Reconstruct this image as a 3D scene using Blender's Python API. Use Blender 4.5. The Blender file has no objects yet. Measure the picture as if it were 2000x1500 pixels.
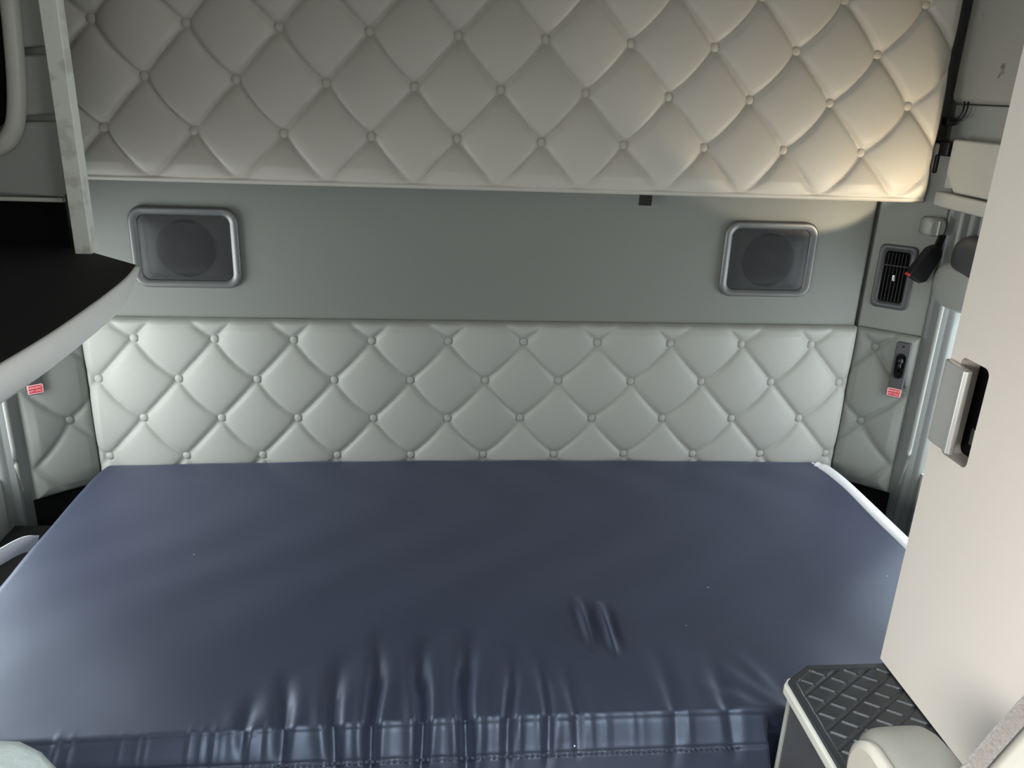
import bpy, bmesh, math, random
import numpy as np
from mathutils import Vector, Matrix, Euler
random.seed(7)
sc = bpy.context.scene
COL = sc.collection

# ------------------------------------------------------------------ camera
cam_d = bpy.data.cameras.new('camera'); cam = bpy.data.objects.new('camera', cam_d); COL.objects.link(cam)
cam_d.sensor_width = 36; cam_d.lens = 28.8; cam_d.clip_start = 0.02
R_ = Matrix(((0.9952448, 0.09728918, -0.00475407), (-0.0896399, 0.93390671, 0.34609672), (0.03811133, -0.34402481, 0.93818679)))
Mx = Matrix.Identity(4)
for i in range(3):
    Mx[i][0] = R_[i][0]; Mx[i][1] = R_[i][2]; Mx[i][2] = -R_[i][1]
Mx.translation = Vector((-0.1557, -1.9902, 1.6938))
cam.matrix_world = Mx
sc.camera = cam
# ------------------------------------------------------------------ view, world, lights
sc.view_settings.view_transform = 'Standard'; sc.view_settings.look = 'None'
sc.view_settings.exposure = 0.0; sc.view_settings.gamma = 1.0; sc.view_settings.use_curve_mapping = False
sc.cycles.max_bounces = 8; sc.cycles.diffuse_bounces = 5; sc.cycles.glossy_bounces = 3; sc.cycles.transparent_max_bounces = 8
sc.cycles.use_denoising = True
W = bpy.data.worlds.new('daylight'); sc.world = W; W.use_nodes = True
bg = W.node_tree.nodes['Background']; bg.inputs[0].default_value = (0.98, 0.98, 0.93, 1); bg.inputs[1].default_value = 0.8

def area(name, loc, direction, sx, sy, power, color, spread=180):
    d = bpy.data.lights.new(name, 'AREA'); d.shape = 'RECTANGLE'; d.size = sx; d.size_y = sy; d.energy = power; d.color = color
    d.spread = math.radians(spread)
    o = bpy.data.objects.new(name, d); COL.objects.link(o); o.location = loc
    o.rotation_euler = Vector(direction).to_track_quat('-Z', 'Y').to_euler()
    return o
area('daylight_window_right', (1.24, -0.48, 1.04), (-1, -0.15, -0.2), 0.66, 0.54, 7.5, (0.88, 0.93, 1.0))
area('daylight_window_left', (-1.28, -0.50, 1.06), (1, 0.0, -0.10), 0.66, 0.5, 11.0, (0.96, 0.97, 1.0))
area('daylight_windscreen', (0.0, -3.75, 1.70), (0, 1, -0.12), 1.9, 0.75, 6.0, (1.0, 0.95, 0.88))
area('daylight_door_left', (-1.28, -2.25, 1.50), (1, 0.40, -0.3), 0.9, 0.6, 12.0, (1.0, 0.94, 0.90), 95)
area('daylight_door_right', (1.24, -2.25, 1.50), (-1, 0.30, -0.4), 0.9, 0.6, 8.0, (0.97, 0.97, 1.0), 120)
area('added_overhead_fill', (0.0, -2.05, 2.16), (0, 0.12, -1), 0.9, 0.6, 26.0, (0.92, 0.95, 1.0), 88)  # added light above the camera to brighten the mattress front
sun_d = bpy.data.lights.new('sun', 'SUN'); sun_d.energy = 11.0; sun_d.angle = math.radians(0.6); sun_d.color = (1.0, 0.97, 0.92)
sun = bpy.data.objects.new('sun', sun_d); COL.objects.link(sun); sun.location = (3, -1, 4)
sun.rotation_euler = Vector((-0.40, 0.20, -0.90)).to_track_quat('-Z', 'Y').to_euler()

# ------------------------------------------------------------------ materials
def mat(name, col, rough=0.5, metal=0.0, spec=0.5, noise=None, sheen=0.0, coat=0.0, var=None):
    m = bpy.data.materials.new(name); m.use_nodes = True
    nt = m.node_tree; b = nt.nodes['Principled BSDF']
    b.inputs['Base Color'].default_value = (*col, 1); b.inputs['Roughness'].default_value = rough
    b.inputs['Metallic'].default_value = metal; b.inputs['Specular IOR Level'].default_value = spec
    b.inputs['Sheen Weight'].default_value = sheen; b.inputs['Coat Weight'].default_value = coat
    tc = nt.nodes.new('ShaderNodeTexCoord')
    if noise:
        sc_, st, dist = noise
        n = nt.nodes.new('ShaderNodeTexNoise'); n.inputs['Scale'].default_value = sc_; n.inputs['Detail'].default_value = 4
        bp = nt.nodes.new('ShaderNodeBump'); bp.inputs['Strength'].default_value = st; bp.inputs['Distance'].default_value = dist
        nt.links.new(tc.outputs['Object'], n.inputs['Vector']); nt.links.new(n.outputs['Fac'], bp.inputs['Height'])
        nt.links.new(bp.outputs['Normal'], b.inputs['Normal'])
    if var:
        s2, col2, lo, hi = var
        n = nt.nodes.new('ShaderNodeTexNoise'); n.inputs['Scale'].default_value = s2; n.inputs['Detail'].default_value = 3
        r = nt.nodes.new('ShaderNodeMapRange'); r.inputs['From Min'].default_value = lo; r.inputs['From Max'].default_value = hi
        mx = nt.nodes.new('ShaderNodeMix'); mx.data_type = 'RGBA'
        mx.inputs['A'].default_value = (*col, 1); mx.inputs['B'].default_value = (*col2, 1)
        nt.links.new(tc.outputs['Object'], n.inputs['Vector']); nt.links.new(n.outputs['Fac'], r.inputs['Value'])
        nt.links.new(r.outputs['Result'], mx.inputs['Factor']); nt.links.new(mx.outputs['Result'], b.inputs['Base Color'])
    return m

def vinyl(name, col, stitch=True):
    """vinyl with leather grain; twin rows of stitches follow the seams kept in the UV map"""
    m = mat(name, col, 0.5, 0, 0.35)
    nt = m.node_tree; b = nt.nodes['Principled BSDF']; L = nt.links
    tc = nt.nodes.new('ShaderNodeTexCoord')
    n = nt.nodes.new('ShaderNodeTexNoise'); n.inputs['Scale'].default_value = 420; n.inputs['Detail'].default_value = 3
    L.new(tc.outputs['Object'], n.inputs['Vector'])
    bp = nt.nodes.new('ShaderNodeBump'); bp.inputs['Strength'].default_value = 0.18; bp.inputs['Distance'].default_value = 0.0006
    L.new(n.outputs['Fac'], bp.inputs['Height'])
    out = bp
    if stitch:
        sx = nt.nodes.new('ShaderNodeSeparateXYZ'); L.new(tc.outputs['UV'], sx.inputs[0])
        def mth(op, a, bb=None, c=None):
            q = nt.nodes.new('ShaderNodeMath'); q.operation = op
            for i, v in enumerate((a, bb, c)):
                if v is None: continue
                if isinstance(v, (int, float)): q.inputs[i].default_value = v
                else: L.new(v, q.inputs[i])
            return q.outputs[0]
        terms = []
        for A, B in ((0, 1), (1, 0)):
            s = sx.outputs[A]; t = sx.outputs[B]
            d = mth('ABSOLUTE', mth('SUBTRACT', s, mth('ROUND', s)))
            e = mth('ABSOLUTE', mth('SUBTRACT', d, 0.026))
            band = mth('GREATER_THAN', 0.006, e)
            dash = mth('GREATER_THAN', mth('FRACT', mth('MULTIPLY', t, 26.0)), 0.35)
            terms.append(mth('MULTIPLY', band, dash))
        st = mth('MAXIMUM', terms[0], terms[1])
        b2 = nt.nodes.new('ShaderNodeBump'); b2.inputs['Strength'].default_value = 0.45; b2.inputs['Distance'].default_value = 0.0009
        L.new(st, b2.inputs['Height']); L.new(bp.outputs['Normal'], b2.inputs['Normal']); out = b2
    L.new(out.outputs['Normal'], b.inputs['Normal'])
    return m

M = {}
M['vinyl_low'] = vinyl('grey_green_vinyl', (0.42, 0.42, 0.395))
M['vinyl_up'] = vinyl('warm_grey_vinyl', (0.54, 0.505, 0.455))
M['vinyl_plain_shaded'] = vinyl('plain_vinyl_shade_darkened', (0.225, 0.23, 0.213), False)  # same vinyl as the lower panel, darkened for the shade under the bunk
M['vinyl_corner_shaded'] = vinyl('corner_vinyl_shade_darkened', (0.225, 0.232, 0.215))  # corner shade put into the colour: darker than the lower panel
M['button'] = mat('button_vinyl', (0.55, 0.55, 0.51), 0.4)
M['shell'] = mat('grey_cab_lining', (0.36, 0.37, 0.35), 0.6, noise=(300, .15, .001))
M['grey_plastic'] = mat('grey_moulded_plastic', (0.33, 0.34, 0.32), 0.45, noise=(500, .1, .0005))
M['light_plastic'] = mat('light_grey_plastic', (0.55, 0.54, 0.49), 0.4, noise=(500, .08, .0005))
M['trim'] = mat('door_frame_plastic', (0.17, 0.18, 0.175), 0.35)
M['frame'] = mat('speaker_frame_plastic', (0.17, 0.17, 0.17), 0.36, 0.35, noise=(600, .1, .0004))
M['black'] = mat('black_plastic', (0.008, 0.008, 0.009), 0.4, 0, .35)
M['blackm'] = mat('matt_black', (0.006, 0.006, 0.006), 0.9, 0, 0.1)
M['darkgrey'] = mat('dark_grey_plastic', (0.06, 0.06, 0.065), 0.4)
M['carpet'] = mat('dark_carpet', (0.03, 0.03, 0.032), 0.95, noise=(600, .8, .004))
M['rubber'] = mat('black_tread_rubber', (0.020, 0.022, 0.026), 0.38, noise=(900, .2, .0005))
M['whitegl'] = mat('white_painted_edge', (0.88, 0.86, 0.84), 0.3)
M['board'] = mat('white_board_edge', (0.84, 0.84, 0.78), 0.5, noise=(60, .3, .001), var=(25, (0.66, 0.64, 0.60), .5, .62))
M['mat_black'] = mat('black_shelf_liner', (0.006, 0.006, 0.006), 0.75)
M['cabinet'] = mat('cream_cabinet_laminate', (0.70, 0.64, 0.59), 0.33, noise=(250, .05, .0005))
M['silver'] = mat('satin_aluminium', (0.72, 0.70, 0.68), 0.34, 0.75)
M['red'] = mat('red_label', (0.62, 0.03, 0.04), 0.4)
M['labelwhite'] = mat('label_print', (0.85, 0.55, 0.55), 0.5)
M['redbtn'] = mat('red_button', (0.6, 0.05, 0.03), 0.35)
M['strap'] = mat('white_webbing', (0.80, 0.82, 0.88), 0.6, noise=(500, .4, .001))
M['sunlit_edge'] = mat('sunlit_edge_white', (0.88, 0.88, 0.92), 0.5)  # white for the sunlit strip along the mattress edge
M['leather'] = mat('beige_leather', (0.42, 0.39, 0.34), 0.42, noise=(350, .25, .0008))
M['leather_d'] = mat('taupe_leather', (0.21, 0.20, 0.175), 0.42, noise=(350, .25, .0008))
M['fleece'] = mat('taupe_fleece', (0.19, 0.16, 0.145), 0.95, noise=(220, 1.0, .006), sheen=0.5)
M['seatcloth'] = mat('pale_grey_cloth', (0.30, 0.33, 0.32), 0.8, noise=(90, .6, .004))
M['chrome'] = mat('chrome', (0.8, 0.8, 0.8), 0.15, 1.0)

def sheet_material():
    m = mat('navy_satin_sheet', (0.036, 0.044, 0.082), 0.44, 0, 0.75, sheen=0.2)
    nt = m.node_tree; b = nt.nodes['Principled BSDF']; L = nt.links
    b.inputs['Specular Tint'].default_value = (0.66, 0.77, 1.0, 1); b.inputs['Sheen Roughness'].default_value = 0.5; b.inputs['Sheen Tint'].default_value = (0.55, 0.62, 1.0, 1)
    tc = nt.nodes.new('ShaderNodeTexCoord')
    v = nt.nodes.new('ShaderNodeTexVoronoi'); v.inputs['Scale'].default_value = 9.0
    L.new(tc.outputs['Object'], v.inputs['Vector'])
    r = nt.nodes.new('ShaderNodeMath'); r.operation = 'LESS_THAN'; r.inputs[1].default_value = 0.014
    L.new(v.outputs['Distance'], r.inputs[0])
    n2 = nt.nodes.new('ShaderNodeTexNoise'); n2.inputs['Scale'].default_value = 3.0; n2.inputs['Detail'].default_value = 5
    L.new(tc.outputs['Object'], n2.inputs['Vector'])
    mx0 = nt.nodes.new('ShaderNodeMix'); mx0.data_type = 'RGBA'
    mx0.inputs['A'].default_value = (0.014, 0.018, 0.031, 1); mx0.inputs['B'].default_value = (0.024, 0.027, 0.043, 1)
    L.new(n2.outputs['Fac'], mx0.inputs['Factor'])
    mx = nt.nodes.new('ShaderNodeMix'); mx.data_type = 'RGBA'
    mx.inputs['B'].default_value = (0.55, 0.58, 0.65, 1)
    L.new(r.outputs[0], mx.inputs['Factor']); L.new(mx0.outputs['Result'], mx.inputs['A']); L.new(mx.outputs['Result'], b.inputs['Base Color'])
    n = nt.nodes.new('ShaderNodeTexNoise'); n.inputs['Scale'].default_value = 900; n.inputs['Detail'].default_value = 2
    L.new(tc.outputs['Object'], n.inputs['Vector'])
    n3 = nt.nodes.new('ShaderNodeTexNoise'); n3.inputs['Scale'].default_value = 14; n3.inputs['Detail'].default_value = 4
    L.new(tc.outputs['Object'], n3.inputs['Vector'])
    b0 = nt.nodes.new('ShaderNodeBump'); b0.inputs['Strength'].default_value = 0.15; b0.inputs['Distance'].default_value = 0.004
    L.new(n3.outputs['Fac'], b0.inputs['Height'])
    b1 = nt.nodes.new('ShaderNodeBump'); b1.inputs['Strength'].default_value = 0.15; b1.inputs['Distance'].default_value = 0.0006
    L.new(n.outputs['Fac'], b1.inputs['Height']); L.new(b0.outputs['Normal'], b1.inputs['Normal']); L.new(b1.outputs['Normal'], b.inputs['Normal'])
    return m
M['sheet'] = sheet_material()

def perforated(name, col):
    m = mat(name, col, 0.45, 0.1)
    nt = m.node_tree; b = nt.nodes['Principled BSDF']; L = nt.links
    tc = nt.nodes.new('ShaderNodeTexCoord'); v = nt.nodes.new('ShaderNodeTexVoronoi'); v.inputs['Scale'].default_value = 420
    v.inputs['Randomness'].default_value = 0.0
    L.new(tc.outputs['Object'], v.inputs['Vector'])
    r = nt.nodes.new('ShaderNodeMapRange'); r.inputs['From Min'].default_value = 0.30; r.inputs['From Max'].default_value = 0.36
    L.new(v.outputs['Distance'], r.inputs['Value'])
    al = nt.nodes.new('ShaderNodeMath'); al.operation = 'MULTIPLY_ADD'; al.inputs[1].default_value = 0.45; al.inputs[2].default_value = 0.28
    L.new(r.outputs['Result'], al.inputs[0]); L.new(al.outputs[0], b.inputs['Alpha'])
    return m
M['grille'] = perforated('perforated_grille', (0.035, 0.035, 0.038))

def glass_material():
    m = bpy.data.materials.new('window_glass'); m.use_nodes = True; nt = m.node_tree; nt.nodes.clear()
    o = nt.nodes.new('ShaderNodeOutputMaterial'); t = nt.nodes.new('ShaderNodeBsdfTransparent'); g = nt.nodes.new('ShaderNodeBsdfGlossy')
    g.inputs['Roughness'].default_value = 0.03; t.inputs['Color'].default_value = (0.94, 0.97, 0.96, 1)
    x = nt.nodes.new('ShaderNodeMixShader'); x.inputs[0].default_value = 0.06
    nt.links.new(t.outputs[0], x.inputs[1]); nt.links.new(g.outputs[0], x.inputs[2]); nt.links.new(x.outputs[0], o.inputs[0])
    return m
M['glass'] = glass_material()

# ------------------------------------------------------------------ helpers
WL = {}
def attach(o, loc, parent):
    o.location = loc
    WL[o.name] = Vector(loc)
    if parent is not None:
        o.parent = parent; o.matrix_parent_inverse = Matrix.Translation(-WL[parent.name])
def tag(o, label, cat, group=None):
    o['label'] = label; o['category'] = cat
    if group: o['group'] = group
    return o
def thing(name, loc, label, cat, group=None):
    o = bpy.data.objects.new(name, None); COL.objects.link(o); o.empty_display_size = 0.05
    attach(o, loc, None); return tag(o, label, cat, group)
def mk(name, V, F, m, parent=None, smooth=False, bevel=0, seg=2, kind=None, sub=0, uv=None):
    V = np.asarray(V, float); lo = V.min(0); hi = V.max(0)
    c = Vector(((lo[0] + hi[0]) / 2, (lo[1] + hi[1]) / 2, lo[2]))
    me = bpy.data.meshes.new(name)
    V2 = V - np.array(c)
    if isinstance(F, np.ndarray):
        n = len(F); me.vertices.add(len(V2)); me.vertices.foreach_set('co', V2.ravel())
        me.loops.add(n * 4); me.loops.foreach_set('vertex_index', F.ravel().astype(np.int32))
        me.polygons.add(n); me.polygons.foreach_set('loop_start', np.arange(0, n * 4, 4, dtype=np.int32))
        me.update(calc_edges=True)
        if uv is not None:
            l = me.uv_layers.new(name='UVMap'); l.data.foreach_set('uv', uv[F.ravel()].ravel())
    else:
        me.from_pydata([tuple(v) for v in V2], [], F)
        bm = bmesh.new(); bm.from_mesh(me); bmesh.ops.recalc_face_normals(bm, faces=bm.faces); bm.to_mesh(me); bm.free()
    if smooth: me.polygons.foreach_set('use_smooth', [True] * len(me.polygons))
    me.materials.append(m)
    o = bpy.data.objects.new(name, me); COL.objects.link(o); attach(o, c, parent)
    if bevel:
        b = o.modifiers.new('bevel', 'BEVEL'); b.width = bevel; b.segments = seg; b.limit_method = 'ANGLE'; b.angle_limit = math.radians(35)
        me.polygons.foreach_set('use_smooth', [True] * len(me.polygons))
        w = o.modifiers.new('wn', 'WEIGHTED_NORMAL'); w.keep_sharp = True
    if sub:
        s = o.modifiers.new('sub', 'SUBSURF'); s.levels = sub; s.render_levels = sub
    if kind: o['kind'] = kind
    return o
BF = [(0, 1, 3, 2), (4, 6, 7, 5), (0, 4, 5, 1), (2, 3, 7, 6), (0, 2, 6, 4), (1, 5, 7, 3)]
def bxv(x0, x1, y0, y1, z0, z1): return [(x, y, z) for x in (x0, x1) for y in (y0, y1) for z in (z0, z1)]
def box(name, b, m, parent=None, bevel=0.003, **k): return mk(name, bxv(*b), BF, m, parent, bevel=bevel, **k)
def boxes(name, bs, m, parent=None, bevel=0, **k):
    V = []; F = []
    for b in bs:
        n = len(V); V += bxv(*b); F += [tuple(i + n for i in f) for f in BF]
    return mk(name, V, F, m, parent, bevel=bevel, **k)
class Frame:
    """local axes: u along the surface, z up, h out of it"""
    def __init__(s, P, d, n): s.P = Vector(P); s.d = Vector(d).normalized(); s.n = Vector(n).normalized()
    def __call__(s, u, z, h=0): return s.P + s.d * u + s.n * h + Vector((0, 0, z))
    def flip(s): return s.d.cross(Vector((0, 0, 1))).dot(s.n) < 0
BACK = Frame((0, 0, 0), (1, 0, 0), (0, -1, 0))
CR = Frame((0.957, 0, 0), (0.781, -0.625, 0), (-0.625, -0.781, 0))
CL = Frame((-1.0, 0, 0), (-0.781, -0.625, 0), (0.625, -0.781, 0))
def fbox(name, fr, b, m, parent=None, bevel=0.002, **k):
    u0, u1, z0, z1, h0, h1 = b
    V = [tuple(fr(u, z, h)) for u in (u0, u1) for z in (z0, z1) for h in (h0, h1)]
    return mk(name, V, BF, m, parent, bevel=bevel, **k)
def rrect(u0, u1, z0, z1, r, n=7):
    P = []
    for cx, cz, a0 in ((u1 - r, z1 - r, 0), (u0 + r, z1 - r, 90), (u0 + r, z0 + r, 180), (u1 - r, z0 + r, 270)):
        for i in range(n):
            a = math.radians(a0 + 90 * i / (n - 1)); P.append((cx + r * math.cos(a), cz + r * math.sin(a)))
    return P
def loft(name, fr, rings, m, parent=None, cap0=True, cap1=True, smooth=True, bevel=0, **k):
    """rings: list of (outline, height)"""
    V = []; F = []; N = len(rings[0][0])
    for o, h in rings: V += [tuple(fr(u, z, h)) for u, z in o]
    for r in range(len(rings) - 1):
        for i in range(N):
            j = (i + 1) % N; F.append((r * N + i, r * N + j, (r + 1) * N + j, (r + 1) * N + i))
    if cap0: F.append(tuple(range(N))[::-1])
    if cap1: F.append(tuple(range((len(rings) - 1) * N, len(rings) * N)))
    o = mk(name, V, F, m, parent, smooth=False, bevel=bevel, **k)
    if smooth:
        o.data.polygons.foreach_set('use_smooth', [len(p.vertices) == 4 for p in o.data.polygons])
    return o
def tube(name, pts, r, m, parent=None, n=12, flat=1.0, up=(0, 0, 1), closed=False, **k):
    P = [Vector(p) for p in pts]; V = []; F = []; rr = r if isinstance(r, (list, tuple)) else [r] * len(P)
    for i, p in enumerate(P):
        t = (P[min(i + 1, len(P) - 1)] - P[max(i - 1, 0)]).normalized()
        a = t.cross(Vector(up)); a = a.normalized() if a.length > 1e-4 else t.orthogonal().normalized(); b = a.cross(t).normalized()
        for q in range(n):
            an = 2 * math.pi * q / n; V.append(tuple(p + a * math.cos(an) * rr[i] + b * math.sin(an) * rr[i] * flat))
    for i in range(len(P) - 1):
        for q in range(n):
            F.append((i * n + q, i * n + (q + 1) % n, (i + 1) * n + (q + 1) % n, (i + 1) * n + q))
    F.append(tuple(range(n))[::-1]); F.append(tuple(range((len(P) - 1) * n, len(P) * n)))
    return mk(name, V, F, m, parent, smooth=True, **k)
def catmull(P, n=10):
    P = [Vector(p) for p in P]; Q = [2 * P[0] - P[1]] + P + [2 * P[-1] - P[-2]]; out = []
    for i in range(1, len(Q) - 2):
        for k in range(n):
            t = k / n; a, b, c, d = Q[i - 1:i + 3]
            out.append(0.5 * ((2 * b) + (c - a) * t + (2 * a - 5 * b + 4 * c - d) * t * t + (3 * b - a - 3 * c + d) * t ** 3))
    return out + [P[-1]]
def ellipsoid(name, c, r, m, parent=None, seg=32, ring=18, power=1.0, cut=None, rot=None, **k):
    V = []; F = []
    E = rot.to_matrix() if rot else Matrix.Identity(3)
    def sp(v): return math.copysign(abs(v) ** power, v)
    for i in range(ring + 1):
        th = math.pi * i / ring
        for j in range(seg):
            ph = 2 * math.pi * j / seg
            p = Vector((r[0] * sp(math.sin(th)) * sp(math.cos(ph)), r[1] * sp(math.sin(th)) * sp(math.sin(ph)), r[2] * sp(math.cos(th))))
            V.append(tuple(Vector(c) + E @ p))
    for i in range(ring):
        for j in range(seg):
            F.append((i * seg + j, (i + 1) * seg + j, (i + 1) * seg + (j + 1) % seg, i * seg + (j + 1) % seg))
    o = mk(name, V, F, m, parent, smooth=False, **k)
    bm = bmesh.new(); bm.from_mesh(o.data); bmesh.ops.remove_doubles(bm, verts=bm.verts, dist=1e-5)
    bmesh.ops.recalc_face_normals(bm, faces=bm.faces); bm.to_mesh(o.data); bm.free()
    o.data.polygons.foreach_set('use_smooth', [True] * len(o.data.polygons))
    return o

# ------------------------------------------------------------------ the tufted panels
A_, B_ = 0.19, 0.1045
def quilt_height(u, w, u0, w0, b, bulge, groove, dimple, sag=.055):
    p = (u - u0) / A_; q = (w - w0) / (2 * b); s = p + q; t = p - q
    # the pleats sag: one set of seams bows on the left, the other on the right
    mix = np.clip((u + .5) / 1.2, 0, 1)
    s, t = s + sag * (1 - mix) * np.abs(np.sin(np.pi * t)), t - sag * mix * np.abs(np.sin(np.pi * s))
    Ls = 1 / math.sqrt(1 / A_ ** 2 + 1 / (2 * b) ** 2)
    es = np.abs(s - np.round(s)) * Ls; et = np.abs(t - np.round(t)) * Ls
    P = np.abs(np.sin(np.pi * s) * np.sin(np.pi * t))
    h = bulge * (P ** 0.42)
    # pleat folds: a narrow ridge inside the groove
    h -= groove * (np.exp(-(es / .007) ** 2) + np.exp(-(et / .007) ** 2))
    h += groove * 0.55 * (np.exp(-(es / .0022) ** 2) + np.exp(-(et / .0022) ** 2))
    # distance to the nearest button
    sr, tr = np.round(s), np.round(t)
    du = ((s - sr) + (t - tr)) / 2 * A_; dw = ((s - sr) - (t - tr)) / 2 * 2 * b
    r = np.sqrt(du ** 2 + dw ** 2)
    h -= dimple * np.exp(-(r / .020) ** 1.3)
    return h, s, t
def quilt(name, fr, u0, u1, z0, z1, lat, T, m, parent, bulge=.016, groove=.004, dimple=.008, res=.0026, lean=0.0, lip=0.0, er=.014, topround=True, fade=0.0):
    nu = int((u1 - u0) / res) + 1; nz = int((z1 - z0) / res) + 1
    us = np.linspace(u0, u1, nu); zs = np.linspace(z0, z1, nz); U, Z = np.meshgrid(us, zs)
    h, s, t = quilt_height(U, Z, lat[0], lat[1], lat[2], bulge, groove, dimple)
    # a little life in the foam
    h = h + 0.0016 * np.sin(U * 7.3 + Z * 4) + 0.001 * np.sin(U * 19 - Z * 11)
    d = np.minimum(U - u0, u1 - U); d = np.minimum(d, Z - z0)
    if topround: d = np.minimum(d, z1 - Z)
    if lip:
        g = Z - (z0 + lip); h = h * np.clip((g + .0) / .03, 0, 1) ** 0.7 - .004 * np.exp(-(g / .0026) ** 2) + np.where(g < 0, .003, 0)
    e = np.clip(d / er, 0, 1); round_ = T * (np.sqrt(np.clip(1 - (1 - e) ** 2, 0, 1)) - 1)
    H = T + (h) * np.clip(d / .03 + .15, 0, 1) + round_
    H = H + lean * (z1 - Z)
    P = np.array(fr.P)[None, None, :] + np.array(fr.d)[None, None, :] * U[..., None] + np.array(fr.n)[None, None, :] * H[..., None]
    P[..., 2] += Z
    V = P.reshape(-1, 3)
    ii = np.arange(nz * nu).reshape(nz, nu)
    F = np.stack([ii[:-1, :-1], ii[:-1, 1:], ii[1:, 1:], ii[1:, :-1]], -1).reshape(-1, 4)
    if fr.flip(): F = F[:, ::-1].copy()
    uv = np.stack([s.ravel(), t.ravel()], 1)
    o = mk(name, V, F, m, parent, smooth=True, uv=uv)
    def hz(u, z):
        i = int(round((z - z0) / (z1 - z0) * (nz - 1))); j = int(round((u - u0) / (u1 - u0) * (nu - 1)))
        return float(H[min(max(i, 0), nz - 1), min(max(j, 0), nu - 1)])
    return o, hz
_btn = {}
def button_mesh(m):
    if m in _btn: return _btn[m]
    V = [(0, 0, 0.0062)]; F = []; n = 24
    prof = [(.0055, .0058), (.0088, .0042), (.0107, .0018), (.0112, -.0005), (.0104, -.003)]
    for r, z in prof:
        V += [(r * math.cos(2 * math.pi * i / n), r * math.sin(2 * math.pi * i / n), z) for i in range(n)]
    for i in range(n): F.append((0, 1 + i, 1 + (i + 1) % n))
    for k in range(len(prof) - 1):
        for i in range(n):
            a = 1 + k * n; F.append((a + i, a + n + i, a + n + (i + 1) % n, a + (i + 1) % n))
    me = bpy.data.meshes.new('button'); me.from_pydata(V, [], F); me.materials.append(M[m])
    me.polygons.foreach_set('use_smooth', [True] * len(me.polygons)); _btn[m] = me; return me
def add_button(fr, u, z, h, parent, m='vinyl_low'):
    o = bpy.data.objects.new('button', button_mesh(m)); COL.objects.link(o)
    o.rotation_mode = 'QUATERNION'; o.rotation_quaternion = fr.n.to_track_quat('Z', 'Y')
    attach(o, fr(u, z, h + .0035), parent)

# ================================================================== THE SETTING
K = 'structure'
XL, XR = -1.17, 1.13
box('floor', (XL - .05, XR + .05, -3.75, 0.1, -0.05, 0.0), M['carpet'], bevel=0, kind=K)
boxes('ceiling', [(XL - .05, XR + .05, -1.74, 0.1, 2.10, 2.15), (XL - .05, XR + .05, -3.75, -2.36, 2.10, 2.15), (XL - .05, -.46, -2.36, -1.74, 2.10, 2.15), (.46, XR + .05, -2.36, -1.74, 2.10, 2.15)], M['shell'], kind=K)
box('added_hatch_pane', (-.46, .46, -2.36, -1.74, 2.12, 2.126), M['glass'], bevel=0, kind=K)  # made-up roof opening for the added overhead light
box('wall_back', (XL - .05, XR + .05, 0.02, 0.08, 0.0, 2.10), M['shell'], bevel=0, kind=K)
def holed_wall(name, x0, x1, holes):
    bs = []; y = 0.02
    for (ya, yb, za, zb) in holes:      # ya > yb
        bs.append((x0, x1, ya, y, 0, 2.10)); bs.append((x0, x1, yb, ya, 0, za)); bs.append((x0, x1, yb, ya, zb, 2.10)); y = yb
    bs.append((x0, x1, -3.70, y, 0, 2.10))
    return boxes(name, bs, M['shell'], kind=K)
WIN = (-0.150, -0.86, 0.77, 1.30); DOOR = (-1.75, -2.75, 1.15, 1.85)
holed_wall('wall_right', XR, XR + .05, [WIN, DOOR])
# left wall, with the same side and door window openings
holed_wall('wall_left', XL - .05, XL, [WIN, DOOR])
boxes('wall_front', [(XL, XR, -3.70, -3.65, 0, 1.30), (XL, XR, -3.70, -3.65, 2.05, 2.10), (XL, XL + .12, -3.70, -3.65, 1.30, 2.05), (XR - .12, XR, -3.70, -3.65, 1.30, 2.05)], M['shell'], kind=K)
box('window_1', (XR + .02, XR + .026, WIN[1], WIN[0], WIN[2], WIN[3]), M['glass'], bevel=0, kind=K)
box('window_2', (XL - .026, XL - .02, WIN[1], WIN[0], WIN[2], WIN[3]), M['glass'], bevel=0, kind=K)
box('window_3', (XL + .12, XR - .12, -3.68, -3.674, 1.30, 2.05), M['glass'], bevel=0, kind=K)
box('window_4', (XL - .026, XL - .02, DOOR[1], DOOR[0], DOOR[2], DOOR[3]), M['glass'], bevel=0, kind=K)
box('window_5', (XR + .02, XR + .026, DOOR[1], DOOR[0], DOOR[2], DOOR[3]), M['glass'], bevel=0, kind=K)

# middle vinyl wall panel behind the speakers
def plain_panel(name, fr, u0, u1, z0, z1, T, m, parent=None, kind=None, r=.012):
    rings = []
    for i in range(6):
        a = math.pi / 2 * i / 5; ins = r * (1 - math.cos(a)) ; hh = T - r + r * math.sin(a)
        rings.append(([(u0 + ins, z0 + ins), (u1 - ins, z0 + ins), (u1 - ins, z1 - ins), (u0 + ins, z1 - ins)], hh))
    rings.insert(0, ([(u0, z0), (u1, z0), (u1, z1), (u0, z1)], -.015))
    return loft(name, fr, rings, m, parent, smooth=False, kind=kind)
mid = plain_panel('trim_1', BACK, -0.998, 0.953, 1.128, 1.60, 0.006, M['vinyl_plain_shaded'], kind=K)
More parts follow.
